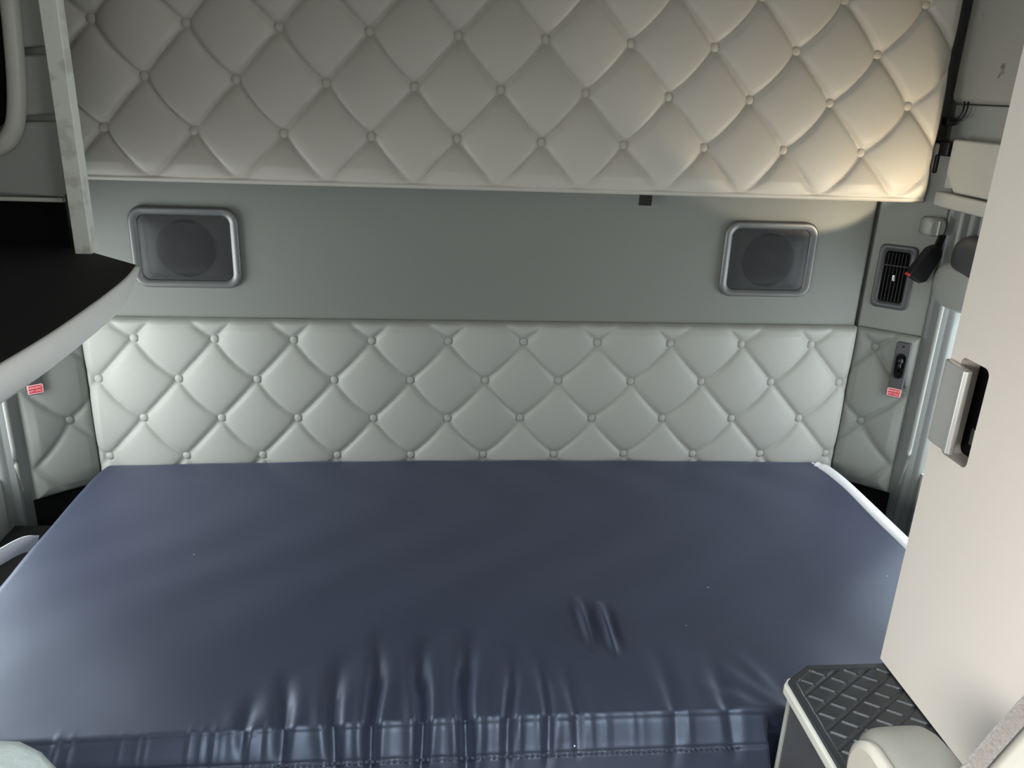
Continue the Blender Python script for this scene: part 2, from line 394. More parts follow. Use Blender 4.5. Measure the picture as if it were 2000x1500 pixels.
# corner panels, upper part plain, lower part tufted
for side, fr in (('right', CR), ('left', CL)):
    plain_panel('trim_2' if side == 'right' else 'trim_3', fr, 0.004, 0.160, 1.130, 1.60, 0.004, M['vinyl_plain_shaded'], kind=K, r=.006)
def corner(fr, label):
    t = thing('tufted_corner_panel', fr(.08, .69), label, 'wall panel')
    q, hz = quilt('padding', fr, 0.004, 0.160, 0.690, 1.130, (.058, 1.084, B_), .012, M['vinyl_corner_shaded'], t, bulge=.013, er=.012)
    fbox('backing_board', fr, (0.01, .155, .70, 1.12, -.010, .001), M['darkgrey'], t, bevel=0)
    for i in range(5):
        u = .058 + (A_ / 2 if i % 2 else 0); z = 1.084 - B_ * i
        if u < .15 and z > 0.70: add_button(fr, u, z, hz(u, z), t, 'vinyl_corner_shaded')
corner(CR, 'tufted grey vinyl corner panel on the right beside the black latch plate')
corner(CL, 'tufted grey vinyl corner panel on the left, mostly under the black shelf')

for side, fr in (('8', CR), ('9', CL)):
    fbox('trim_' + side, fr, (0.0, .165, .0, .688, -.02, .004), M['blackm'], bevel=.002, kind=K)  # black below the padding puts the shade beside the mattress into colour
# door frame mouldings: profile in plan, swept up the wall, with a flowing lower end
def frame_trim(name, sgn, cx):
    # plan points relative to the right-hand side
    P = [(1.080, -.098), (1.084, -.100), (1.088, -.104), (1.090, -.110), (1.093, -.118)]
    rib = [(1.096, -.124), (1.093, -.130), (1.096, -.138), (1.104, -.141), (1.110, -.142)]
    P2 = P + rib + [(1.114, -.146), (1.118, -.150), (1.124, -.152), (1.135, -.152), (1.20, -.152), (1.20, -.05), (1.10, -.05)]
    if sgn < 0: P2 = [(-x + cx * 2, y) for x, y in P2]
    V = []; F = []; zs = [0.2, 0.70, 0.74, 0.78, 0.86, 1.0, 1.2, 1.455]; n = len(P2)
    for z in zs:
        V += [(x, y, z) for x, y in P2]
    for k in range(len(zs) - 1):
        for i in range(n):
            j = (i + 1) % n; F.append((k * n + i, k * n + j, (k + 1) * n + j, (k + 1) * n + i))
    F.append(tuple(range(n))); F.append(tuple(range((len(zs) - 1) * n, len(zs) * n)))
    return mk(name, V, F, M['trim'], kind=K, bevel=.0012, seg=2)
frame_trim('trim_4', 1, 0); frame_trim('trim_5', -1, -.0215)
for nm, sg in (('trim_6', 1), ('trim_7', -1)):
    def xx(x): return x if sg > 0 else -x - .043
    zz = [.70 + .02 * k for k in range(39)]
    tube(nm, [(xx(1.097), -.1325 + .02 * max(0, (.80 - z) / .1) ** 2, z) for z in zz], [.0065 * min(1, .25 + k / 7) for k in range(39)], M['grey_plastic'], kind=K)

# ================================================================== LOWER TUFTED PANEL
t = thing('tufted_back_panel', (-.02, 0, .45), 'long tufted grey vinyl panel with three full rows of buttons, behind the navy mattress', 'wall panel')
q, hz = quilt('padding', BACK, -1.000, 0.957, 0.45, 1.130, (-0.875, 1.080, B_), .020, M['vinyl_low'], t, bulge=.013, groove=.004, dimple=.007)
box('backing_board', (-.99, .95, -.004, .018, .46, 1.12), M['darkgrey'], t, bevel=0)
for i in range(5):
    u = -0.875 - (A_ / 2 if i % 2 else 0)
    while u < .95:
        if u > -.995: add_button(BACK, u, 1.080 - B_ * i, hz(u, 1.080 - B_ * i), t)
        u += A_

# ================================================================== UPPER BUNK
t = thing('upper_bunk', (0, -.03, 1.458), 'folded-up upper bunk with tufted beige-grey vinyl face, four rows of buttons', 'bunk')
UF = Frame((0, -.030, 0), (1, 0, 0), (0, -1, 0))
BU = .1074
q, hz = quilt('tufted_face', UF, -1.05, 1.030, 1.458, 2.06, (-0.862, 1.787, BU), .034, M['vinyl_up'], t, bulge=.015, groove=.004, dimple=.010, lean=.031, lip=.014, er=.012)
box('bunk_board', (-1.04, 1.02, -.034, -.008, 1.464, 2.05), M['darkgrey'], t, bevel=.004)
for i in range(-2, 3):
    u = -0.862 + (A_ / 2 if i % 2 else 0) - A_
    while u < 1.0:
        if u > -1.03: add_button(UF, u, 1.787 - BU * i, hz(u, 1.787 - BU * i), t, 'vinyl_up')
        u += A_
box('strap_tab', (.327, .358, -.070, -.066, 1.436, 1.475), M['black'], t, bevel=.001)

# ================================================================== SPEAKERS
def speaker(u0, u1, label):
    z0, z1 = 1.207, 1.397; uc = (u0 + u1) / 2; zc = (z0 + z1) / 2
    t = thing('wall_speaker', (uc, -.006, z0), label, 'speaker', 'speakers in the wall above the bed')
    f = BACK
    def rr(i, r): return rrect(u0 + i, u1 - i, z0 + i * .9, z1 - i * .9, r, 9)
    loft('frame', f, [(rr(0, .032), .004), (rr(0, .032), .014), (rr(.002, .031), .018), (rr(.005, .029), .0195), (rr(.018, .020), .0150), (rr(.0195, .019), .0135), (rr(.020, .019), .006)], M['frame'], t, cap0=False, cap1=False)
    # gently bowed grille
    V = []; F = []; n = 20; a0, a1, b0, b1 = u0 + .0205, u1 - .0205, z0 + .0185, z1 - .0185
    def sq(x, y):  # rounded square map
        r = .20; ax, ay = abs(x), abs(y)
        return x, y
    out = rrect(a0, a1, b0, b1, .019, 9); N = len(out); V.append(tuple(f((a0 + a1) / 2, (b0 + b1) / 2, .0190)))
    for k in range(1, 9):
        s = k / 8
        for (u, z) in out: V.append(tuple(f((a0 + a1) / 2 + (u - (a0 + a1) / 2) * s, (b0 + b1) / 2 + (z - (b0 + b1) / 2) * s, .0190 - .005 * s ** 4)))
    for i in range(N): F.append((0, 1 + i, 1 + (i + 1) % N))
    for k in range(7):
        for i in range(N): F.append((1 + k * N + i, 1 + (k + 1) * N + i, 1 + (k + 1) * N + (i + 1) % N, 1 + k * N + (i + 1) % N))
    mk('grille', V, F, M['grille'], t, smooth=True)
    loft('baffle', f, [(rrect(a0, a1, b0, b1, .019), .0065), (rrect(a0, a1, b0, b1, .019), .0095)], mat('baffle_grey', (.13, .13, .13), .6), t, smooth=False)
    circ = lambda r: [(uc + r * math.cos(2 * math.pi * i / 48), zc - .002 + r * math.sin(2 * math.pi * i / 48)) for i in range(48)]
    c = loft('speaker_cone', f, [(circ(.067), .0095), (circ(.067), .0125), (circ(.061), .0130), (circ(.022), .0098), (circ(.018), .0098), (circ(.012), .0125), (circ(.004), .014)], M['blackm'], t, cap0=False)
speaker(-.857, -.609, 'grey-framed wall speaker on the left, its corner by the black shelf')
speaker(.566, .806, 'grey-framed wall speaker on the right, below the sunlit patch of wall')

# ================================================================== AIR VENT
def vent():
    f = CR; t = thing('air_vent', f(.070, 1.19, .004), 'black louvred air vent in dark grey frame on right corner panel', 'vent')
    u0, u1, z0, z1 = .024, .113, 1.190, 1.352
    def rr(i, r): return rrect(u0 + i, u1 - i, z0 + i, z1 - i, r, 8)
    loft('frame', f, [(rr(0, .014), .004), (rr(0, .014), .009), (rr(.002, .013), .011), (rr(.015, .009), .010), (rr(.017, .008), .004)], M['darkgrey'], t, cap0=False, cap1=False)
    loft('duct', f, [(rr(.016, .008), .003), (rr(.016, .008), .0045)], M['blackm'], t, smooth=False)
    for i in range(6):
        u = u0 + .024 + i * (u1 - u0 - .048) / 5
        fbox('louvre', f, (u - .001, u + .001, z0 + .019, z1 - .019, .0045, .012), M['black'], t, bevel=.0006)
    fbox('crossbar', f, (u0 + .017, u1 - .017, 1.298, 1.302, .005, .010), M['black'], t, bevel=.0006)
    fbox('slider', f, ((u0 + u1) / 2 - .003, (u0 + u1) / 2 + .003, 1.262, 1.278, .010, .016), M['chrome'], t, bevel=.0015)
vent()

# ================================================================== EMERGENCY LATCH PLATES
def text_lines(f, u0, u1, z0, z1, h, parent):
    """the warning printed on the tag"""
    cd = bpy.data.curves.new('lettering', 'FONT'); cd.body = 'EMERGENCY\nEXIT ONLY'; cd.align_x = 'CENTER'; cd.align_y = 'CENTER'
    cd.size = .0062; cd.space_line = 1.25; cd.offset = .00012
    tmp = bpy.data.objects.new('lettering', cd); COL.objects.link(tmp)
    bpy.context.view_layer.update()
    me = bpy.data.meshes.new_from_object(tmp.evaluated_get(bpy.context.evaluated_depsgraph_get())); COL.objects.unlink(tmp); bpy.data.objects.remove(tmp)
    d = f.d if not f.flip() else -f.d
    uc, zc = (u0 + u1) / 2, (z0 + z1) / 2
    V = [tuple(f(uc, zc, h) + d * v.co.x + Vector((0, 0, v.co.y))) for v in me.vertices]
    mk('lettering', V, [tuple(p.vertices) for p in me.polygons], M['labelwhite'], parent)
def latch(f, label):
    t = thing('latch_plate', f(.126, .966, .01), label, 'latch')
    u0, u1, z0, z1 = .109, .144, .966, 1.114; H = .030
    def rr(i, r): return rrect(u0 + i, u1 - i, z0 + i, z1 - i, r, 6)
    # plate with an oval slot
    slot_o = [(.1265 + .011 * math.cos(a) * 1.0, 1.052 + .020 * (1 if math.sin(a) > 0 else -1) * (1 if abs(math.sin(a)) > 1e-6 else 0) + .011 * math.sin(a)) for a in [2 * math.pi * i / 24 + .001 for i in range(24)]]
    loft('plate', f, [(rr(0, .006), .018), (rr(0, .006), H - .002), (rr(.002, .005), H)], M['darkgrey'], t)
    loft('slot', f, [(slot_o, H - .001), (slot_o, H + .0006)], M['blackm'], t, smooth=False)
    so2 = [(.1265 + (u - .1265) * 1.18, 1.052 + (z - 1.052) * 1.1) for u, z in slot_o]
    loft('slot_rim', f, [(so2, H), (so2, H + .0025), (slot_o, H + .0025), (slot_o, H + .0005)], M['black'], t, cap0=False, cap1=False)
    p = f(.1265, 1.068, H + .006)
    ellipsoid('knob', p, (.0075, .0075, .0085), M['black'], t, seg=20, ring=12)
    tube('lever', [f(.1265, 1.068, H + .002), f(.1265, 1.052, H + .0045), f(.1265, 1.038, H + .003)], [.003, .0045, .003], M['black'], t)
    s = loft('screw', f, [([(.1265 + .003 * math.cos(2 * math.pi * i / 16), 1.104 + .003 * math.sin(2 * math.pi * i / 16)) for i in range(16)], H), ([(.1265 + .0025 * math.cos(2 * math.pi * i / 16), 1.104 + .0025 * math.sin(2 * math.pi * i / 16)) for i in range(16)], H + .001)], M['black'], t)
    lz0, lz1 = .969, .991
    lb = loft('warning_label', f, [(rrect(u0 + .001, u1 - .001, lz0, lz1, .003, 5), H), (rrect(u0 + .001, u1 - .001, lz0, lz1, .003, 5), H + .0008)], M['labelwhite'], t, smooth=False)
    lb['label'] = 'red label with pale border and two lines of print'
    loft('label_field', f, [(rrect(u0 + .003, u1 - .003, lz0 + .002, lz1 - .002, .002, 5), H + .0007), (rrect(u0 + .003, u1 - .003, lz0 + .002, lz1 - .002, .002, 5), H + .0012)], M['red'], lb, smooth=False)
    text_lines(f, u0, u1, lz0, lz1, H + .0014, lb)
latch(CR, 'black emergency latch plate with knob and red label on right corner panel')
latch(CL, 'black emergency latch plate under the shelf on the left, only its red label showing')

# ================================================================== RIGHT SIDE: clip, buckle, lamp, upper fittings
t = thing('belt_clip', (1.052, -.105, 1.385), 'small grey plastic clip high on the right corner panel holding the black strap', 'clip')
V = []
loft('clip_body', Frame((0, -.088, 0), (1, 0, 0), (0, -1, 0)), [(rrect(1.028, 1.074, 1.386, 1.430, .012), -.012), (rrect(1.028, 1.074, 1.386, 1.430, .012), .022), (rrect(1.034, 1.068, 1.392, 1.422, .010), .030)], M['grey_plastic'], t)
box('clip_ridge', (1.049, 1.053, -.122, -.115, 1.390, 1.424), M['light_plastic'], t, bevel=.001)
t = thing('belt_buckle', (1.02, -.125, 1.28), 'black belt buckle with red button hanging from the grey clip by the vent', 'buckle')
def slab(name, pts, y0, y1, m, parent, bevel=.003, **k):
    n = len(pts); V = [(x, y0, z) for x, z in pts] + [(x, y1, z) for x, z in pts]
    F = [tuple(range(n)), tuple(range(n, 2 * n))[::-1]] + [(i, (i + 1) % n, n + (i + 1) % n, n + i) for i in range(n)]
    return mk(name, V, F, m, parent, bevel=bevel, **k)
slab('strap', [(1.052, 1.392), (1.070, 1.392), (1.063, 1.362), (1.056, 1.340), (1.034, 1.345), (1.046, 1.366)], -.128, -.122, M['black'], t, .001)
slab('buckle_body', [(1.026, 1.362), (1.046, 1.370), (1.060, 1.360), (1.062, 1.343), (1.036, 1.281), (1.020, 1.276), (.992, 1.292), (.990, 1.302)], -.142, -.118, M['black'], t, .004)
slab('red_button', [(.985, 1.297), (.989, 1.302), (1.006, 1.293), (1.003, 1.286)], -.139, -.122, M['redbtn'], t, .002)

t = thing('reading_lamp', (1.08, -.2, 1.24), 'round dark grey reading lamp on the right side wall, partly behind the cream cabinet', 'lamp')
loft('wall_mount', Frame((1.13, 0, 0), (0, 1, 0), (-1, 0, 0)), [(rrect(-.29, -.155, 1.27, 1.38, .05), 0), (rrect(-.28, -.165, 1.28, 1.37, .045), .035)], M['grey_plastic'], t)
ellipsoid('lamp_housing', (1.075, -.215, 1.285), (.035, .085, .055), M['grey_plastic'], t, power=.75)
ellipsoid('lamp_hood', (1.080, -.245, 1.355), (.035, .075, .055), M['darkgrey'], t, power=.8)

# upper right fittings beside the bunk
t = thing('padded_side_rail', (1.10, -.2, 1.68), 'grey padded side rail with dark stains, upper right beside the bunk', 'rail')
box('padding', (1.062, 1.125, -.62, -.035, 1.690, 2.06), mat('stained_vinyl', (0.36, .35, .31), .5, noise=(300, .2, .001), var=(14, (.16, .15, .13), .70, .74)), t, bevel=.018, seg=4)
t = thing('bunk_bracket', (1.09, -.2, 1.46), 'pale grey plastic bunk bracket block in the upper right, beneath the padded rail', 'bracket')
slab2 = [( -.035, 1.625), (-.62, 1.625), (-.62, 1.690), (-.035, 1.690)]
box('backplate', (1.085, 1.128, -.62, -.03, 1.490, 1.688), M['grey_plastic'], t, bevel=.004)
def xprism(name, pts, x0, x1, m, parent, bevel=.006):
    n = len(pts); V = [(x0, y, z) for y, z in pts] + [(x1, y, z) for y, z in pts]
    F = [tuple(range(n)), tuple(range(n, 2 * n))[::-1]] + [(i, (i + 1) % n, n + (i + 1) % n, n + i) for i in range(n)]
    return mk(name, V, F, m, parent, bevel=bevel, seg=3)
xprism('bracket_block', [(-.110, 1.612), (-.50, 1.612), (-.50, 1.495), (-.150, 1.495), (-.110, 1.535)], 1.045, 1.09, M['light_plastic'], t)
xprism('bracket_cheek', [(-.050, 1.545), (-.115, 1.566), (-.115, 1.50), (-.050, 1.490)], 1.062, 1.09, M['light_plastic'], t)
box('ledge', (1.050, 1.128, -.62, -.02, 1.455, 1.490), M['light_plastic'], t, bevel=.006)
t = thing('bunk_latch', (1.06, -.06, 1.55), 'black bunk latch in the gap between upper bunk and pale bracket block', 'latch')
box('latch_body', (1.040, 1.074, -.105, -.02, 1.572, 1.605), M['black'], t, bevel=.004)
box('latch_pawl', (1.036, 1.060, -.075, -.02, 1.53, 1.575), M['black'], t, bevel=.004)
box('latch_pin', (1.052, 1.056, -.108, -.104, 1.585, 1.590), M['chrome'], t, bevel=.001)
t = thing('wire_connector', (1.06, -.05, 1.63), 'small black plug with two looped wires above the bunk latch', 'wire')
box('plug', (1.045, 1.065, -.075, -.05, 1.640, 1.658), M['black'], t, bevel=.002)
for dy in (0, .014):
    tube('wire', catmull([(1.055, -.072, 1.650), (1.058, -.088 - dy, 1.655), (1.062, -.098 - dy, 1.675), (1.068, -.088 - dy, 1.695)], 6), .0018, M['black'], t, n=8)

# ================================================================== MATTRESS
MT = thing('mattress', (-.03, -.5, .60), 'wide mattress in a wrinkled navy satin fitted sheet filling the lower bunk', 'mattress')
def sheet():
    X0, X1, Y0, Y1, ZT = -.990, .918, -.032, -.966, .750
    nx, ny = 640, 420
    # arc-length parameters: flat top plus drops over every side
    DS, DF, DR = .12, .17, .10
    a = np.linspace(X0 - DS, X1 + DS, nx)
    bfront = np.linspace(Y1 - DF, Y1 + .32, 260)[:-1]; brear = np.linspace(Y1 + .32, Y0 + DR, ny - 260)
    b = np.concatenate([bfront, brear]); ny = len(b)
    def fold(t, lo, hi, r):
        """maps arc length to (position, drop) with rounded shoulder radius r"""
        pos = t.copy(); drop = np.zeros_like(t)
        for s, e in ((1, hi), (-1, lo)):
            q = (t - e) * s + r           # distance past shoulder start
            m1 = (q > 0) & (q <= r * math.pi / 2); an = np.where(m1, q / r, 0)
            pos = np.where(m1, e - s * r + s * r * np.sin(an), pos); drop = np.where(m1, r * (1 - np.cos(an)), drop)
            m2 = q > r * math.pi / 2
            pos = np.where(m2, e, pos); drop = np.where(m2, r + (q - r * math.pi / 2), drop)
        return pos, drop
    px, dx = fold(a, X0, X1, .022); py, dy = fold(b, Y1, Y0, .012)
    # left/right outline narrows slightly at the rear corners
    Xg, Yg = np.meshgrid(px, py); DX, DY = np.meshgrid(dx, dy); Ag, Bg = np.meshgrid(a, b)
    # rounded corners
    cxm = (X0 + X1) / 2
    rear = np.clip((Yg - (Y0 - .09)) / .09, 0, 1)
    Xg = cxm + (Xg - cxm) * (1 - .012 * rear ** 2)
    Z = ZT - np.maximum(DX, DY) - np.minimum(DX, DY) * .3
    top = np.clip(1 - DX / .03, 0, 1) * np.clip(1 - DY / .03, 0, 1)
    fr = np.clip((Y1 + .30 - Bg) / .30, 0, 1)            # towards the front edge
    Z += .012 * np.sin(np.pi * (Xg - X0) / (X1 - X0)) * top - .012 * top * fr ** 2
    Z += .004 * top * np.sin(Xg * 3.1 + 1) * np.sin(Yg * 5)
    rnd = np.random.RandomState(3)
    N = np.zeros_like(Z)                                   # displacement along the outward normal
    # main puckers: (x at edge, y where they start, depth, width, lean)
    for (xf, yb, d, w, ln) in ((-.44, -.88, .004, .012, .02), (-.385, -.83, .007, .013, .03), (-.305, -.80, .009, .013, .03), (-.245, -.74, .012, .012, .015), (-.170, -.76, .014, .012, .0),
                               (-.100, -.74, .015, .013, -.03), (-.030, -.79, .008, .011, -.05), (.030, -.80, .006, .010, -.02), (.075, -.84, .004, .010, -.02),
                               (.121, -.655, -.008, .006, -.03), (.159, -.672, -.011, .0065, -.035), (.235, -.78, .003, .014, -.05), (.33, -.80, .003, .015, -.03)):
        tt = np.clip((yb - Bg) / (yb - Y1), 0, 1.35)
        xc = xf + ln * (1 - tt) * -.3 + .003 * np.sin(Bg * 26 + xf * 30)
        if d < 0: env = np.sin(np.pi * np.clip((yb - Bg) / .17, 0, 1)) ** 1.2
        else: env = np.clip(tt * 1.6, 0, 1) ** 1.3 * np.clip(1.45 - np.maximum(tt - 1, 0) * 4, 0, 1)
        wl = w * (1.25 - .5 * np.clip(tt, 0, 1.2))
        g = np.exp(-((Xg - xc) / wl) ** 2) - .30 * np.exp(-((Xg - xc - 1.9 * wl) / (1.2 * wl)) ** 2) - .30 * np.exp(-((Xg - xc + 1.9 * wl) / (1.2 * wl)) ** 2)
        N -= 1.35 * d * env * g
    # fine gathers between the edge and the hem
    gat = np.zeros(len(px)); xs = np.linspace(-1.1, 1.1, 400)
    for k in range(46):
        xk = rnd.uniform(-.80, .62); wk = rnd.uniform(.0025, .006); ak = rnd.uniform(.0008, .0026) * (1.0 if xk < .15 else .5)
        gat += ak * np.exp(-((px - xk) / wk) ** 2)
    hemA = Y1 - .035
    eg = np.exp(-((Bg - (Y1 - .012)) / .022) ** 2)
    N += gat[None, :] * eg
    # hem: stitched groove and doubled cloth below it
    N -= .0022 * np.exp(-((Bg - hemA) / .0022) ** 2) * (DY > 0)
    N += .0012 * (Bg < hemA)
    # diagonal strain folds towards the front right corner beside the step box
    for (xc, yc, an, L, d, w) in ((.39, -.925, 2.2, .06, .004, .016), (.36, -.945, 2.6, .05, .003, .014), (.405, -.89, 1.9, .05, .003, .014)):
        ca, sa = math.cos(an), math.sin(an); u = (Xg - xc) * ca + (Yg - yc) * sa; v = -(Xg - xc) * sa + (Yg - yc) * ca
        N += d * np.exp(-(u / L) ** 2) * np.exp(-(v / w) ** 2) * top
    # broad softness
    N += .0015 * np.sin(Xg * 23 + 3 * np.sin(Yg * 6)) * np.sin(Yg * 14 + 1) * top
    side = np.clip((.393 - Xg) / .006, 0, 1)
    Yg = Yg - side * .032 * np.clip((Y1 - .002 - Bg) / .034, 0, 1) - side * .045 * np.clip((Y1 - .036 - Bg) / .07, 0, 1)
    P = np.stack([Xg, Yg, Z], -1)
    tx = np.gradient(P, axis=1); ty = np.gradient(P, axis=0); nn = np.cross(tx, ty)
    nn /= (np.linalg.norm(nn, axis=-1, keepdims=True) + 1e-12)
    P += nn * N[..., None]
    ii = np.arange(ny * nx).reshape(ny, nx)
    F = np.stack([ii[:-1, :-1], ii[:-1, 1:], ii[1:, 1:], ii[1:, :-1]], -1).reshape(-1, 4)
    mk('fitted_sheet', P.reshape(-1, 3), F, M['sheet'], MT, smooth=True)
sheet()
box('mattress_core', (-.970, .900, -.950, -.03, .605, .715), M['whitegl'], MT, bevel=.02, seg=4)
pp = catmull([(.880, -.045, .752), (.903, -.08, .748), (.912, -.17, .748), (.914, -.35, .748), (.915, -.60, .748), (.914, -.90, .744)], 10)
tube('sunlit_edge_strip', pp, [.004] * 3 + [.014] * 5 + [.019] * 43, M['sunlit_edge'], MT, flat=.55)  # white tube stands in for the sunlit strip on the right edge
# hem stitches
V = []; F = []
x = -.96
while x < .335:
    n = len(V); V += bxv(x, x + .005, -1.0068, -1.0015, .7145, .7156); F += [tuple(i + n for i in f) for f in BF]; x += .0085
mk('hem_stitching', V, F, mat('navy_thread', (.045, .05, .075), .6), MT, kind=None)
t = box('storage_box', (-.99, .93, -.955, -.06, 0.0, .602), M['darkgrey'], None, bevel=.004)
tag(t, 'dark base box under the navy mattress', 'box')

gap_shade_block = box('gap_shade_block', (-1.145, -1.002, -.955, -.175, 0.0, .66), M['blackm'], None, bevel=.004)  # black block stands in for the shade between mattress and wall
tag(gap_shade_block, 'black block added as shade in the gap between the navy mattress and left wall, under the strap', 'shade block')
# white strap at the left of the mattress
t = tag(mk('x', [(0, 0, 0), (1, 0, 0), (0, 1, 0)], [(0, 1, 2)], M['strap']), '', '') ; bpy.data.objects.remove(t)
def ribbon(name, pts, w, m, th=.002, wdir=(0, 0, 1)):
    P = catmull(pts, 8); V = []; F = []; wd = Vector(wdir)
    for i, p in enumerate(P):
        tn = (P[min(i + 1, len(P) - 1)] - P[max(i - 1, 0)]).normalized(); nn = tn.cross(wd).normalized(); ww = nn.cross(tn).normalized()
        V += [tuple(p + ww * a * w / 2 + nn * b * th / 2) for a, b in ((1, 1), (-1, 1), (-1, -1), (1, -1))]
    for i in range(len(P) - 1):
        for q in range(4): F.append((i * 4 + q, i * 4 + (q + 1) % 4, (i + 1) * 4 + (q + 1) % 4, (i + 1) * 4 + q))
    F += [(0, 1, 2, 3), (len(V) - 4, len(V) - 3, len(V) - 2, len(V) - 1)]
    return mk(name, V, F, m, None, bevel=.0005)
s = ribbon('webbing_strap', [(-1.150, -.66, .700), (-1.10, -.56, .728), (-1.06, -.48, .735), (-1.02, -.40, .738), (-1.003, -.365, .722)], .036, M['strap'])
tag(s, 'white webbing strap lying in the gap left of the navy mattress', 'strap')

# ================================================================== LEFT SHELF
t = thing('wall_shelf', (-.9, -.6, 1.29), 'shelf with matt black top and curved white front edge on the left', 'shelf')
edge = catmull([(-.705, -.425, 0), (-.690, -.52, 0), (-.682, -.62, 0), (-.677, -.74, 0), (-.675, -.87, 0), (-.680, -1.0, 0), (-.690, -1.15, 0)], 6)
inner = [(p.x, p.y) for p in edge]
poly = [(-1.165, -.165), (-.839, -.304)] + inner + [(-1.165, -1.15)]
def plan(name, pts, z0, z1, m, parent, bevel=.003, top=None, **k):
    n = len(pts); tp = top or pts
    V = [(x, y, z0) for x, y in pts] + [(x, y, z1) for x, y in tp]
    F = [tuple(range(n))[::-1], tuple(range(n, 2 * n))] + [(i, (i + 1) % n, n + (i + 1) % n, n + i) for i in range(n)]
    return mk(name, V, F, m, parent, bevel=bevel, seg=3, **k)
plan('shelf_liner', poly, 1.346, 1.3505, M['mat_black'], t, bevel=.0008)
plan('shelf_board', [(x - .004 if i > 1 and i < len(poly) - 1 else x, y) for i, (x, y) in enumerate(poly)], 1.318, 1.3462, M['whitegl'], t, bevel=.002)
# white bull-nosed front edge
V = []; F = []; prof = [(0.0, 1.3505), (.004, 1.348), (.006, 1.340), (.004, 1.322), (-.004, 1.304), (-.014, 1.293), (-.024, 1.290), (-.024, 1.33)]
E_ = edge; n = len(prof)
for i, p in enumerate(E_):
    tn = (E_[min(i + 1, len(E_) - 1)] - E_[max(i - 1, 0)]).normalized(); o_ = Vector((-tn.y, tn.x, 0))
    if o_.x < 0: o_ = -o_
    taper = min(1, .45 + i / 12)
    for a, z in prof: V.append((p.x + o_.x * a, p.y + o_.y * a, 1.3505 - (1.3505 - z) * taper))
for i in range(len(E_) - 1):
    for q in range(n): F.append((i * n + q, i * n + (q + 1) % n, (i + 1) * n + (q + 1) % n, (i + 1) * n + q))
F += [tuple(range(n)), tuple(range(len(V) - n, len(V)))]
mk('front_edge', V, F, M['whitegl'], t, smooth=True)

t = thing('cabinet_end_board', (-.83, -.33, 1.352), 'upright white board with chipped edge standing on the black shelf at left', 'board')
box('board', (-.847, -.816, -.340, -.308, 1.3507, 2.06), M['board'], t, bevel=.0015)
t = thing('storage_moulding', (-1.0, -.28, 1.352), 'grey moulded storage cubby with ribs and dark oval opening, left of the white board', 'storage')
MF = Frame((0, -.285, 0), (1, 0, 0), (0, -1, 0))
# back sheet and stepped front
box('moulding_back', (-1.16, -.850, -.280, -.262, 1.44, 2.05), M['grey_plastic'], t, bevel=.003)
box('dark_base', (-1.16, -.885, -.262, -.22, 1.340, 1.445), M['blackm'], t, bevel=.003)
zlv = [1.352 + .19, 1.598, 1.716, 1.83, 1.94, 2.05]
for i in range(1, 5):
    slab('rib_panel', [(-.925 + .004 * i, zlv[i] + .004), (-.852, zlv[i] + .010), (-.852, zlv[i + 1] - .004), (-.925 + .004 * i, zlv[i + 1] - .008)], -.305, -.275, M['grey_plastic'], t, bevel=.006)
slab('lower_panel', [(-1.10, 1.46), (-.852, 1.452), (-.852, 1.595), (-.93, 1.592), (-.99, 1.56), (-1.10, 1.55)], -.300, -.275, M['grey_plastic'], t, bevel=.006)
box('ledge_strip', (-1.10, -.872, -.306, -.28, 1.444, 1.452), M['light_plastic'], t, bevel=.002)
pts = catmull([(-.902, -.312, 2.05), (-.905, -.312, 1.85), (-.912, -.312, 1.72), (-.922, -.312, 1.63), (-.938, -.312, 1.575), (-.972, -.312, 1.545), (-1.05, -.312, 1.535)], 8)
tube('opening_rim', pts, .016, M['light_plastic'], t, n=16, flat=1.0, up=(0, 1, 0))
slab('opening', [(-.925, 2.05), (-.928, 1.75), (-.945, 1.60), (-.98, 1.57), (-1.10, 1.56), (-1.10, 2.05)], -.303, -.296, M['blackm'], t, bevel=.002)
box('hinge_plate', (-.868, -.852, -.300, -.292, 1.395, 1.462), M['darkgrey'], t, bevel=.002)

# ================================================================== STEP BOX + CABINET (right)
t = thing('step_box', (.7, -1.3, 0), 'low box with pale lip and ribbed black rubber top beside the mattress', 'step box')
XB0, YB0, ZB = .386, -.985, .858
out = [(XB0, -1.262), (XB0, -1.020), (XB0 + .010, -1.008), (.438, YB0 - .002), (.452, YB0), (1.05, YB0), (1.05, -1.262)]
plan('box_body', [(XB0 + .008 if x < .39 else x, y - (.004 if y > -1.1 else 0)) for x, y in out], 0, .836, M['darkgrey'], t, bevel=.004)
plan('top_lip', [(x - .006 if x < .45 else x, y) for x, y in out], .834, .852, M['light_plastic'], t, bevel=.004)
box('corner_strip', (XB0 + .004, XB0 + .010, -1.026, -1.018, .3, .83), M['grey_plastic'], t, bevel=.002)
plan('mat_base', out, .850, .8535, M['rubber'], t, bevel=.001)
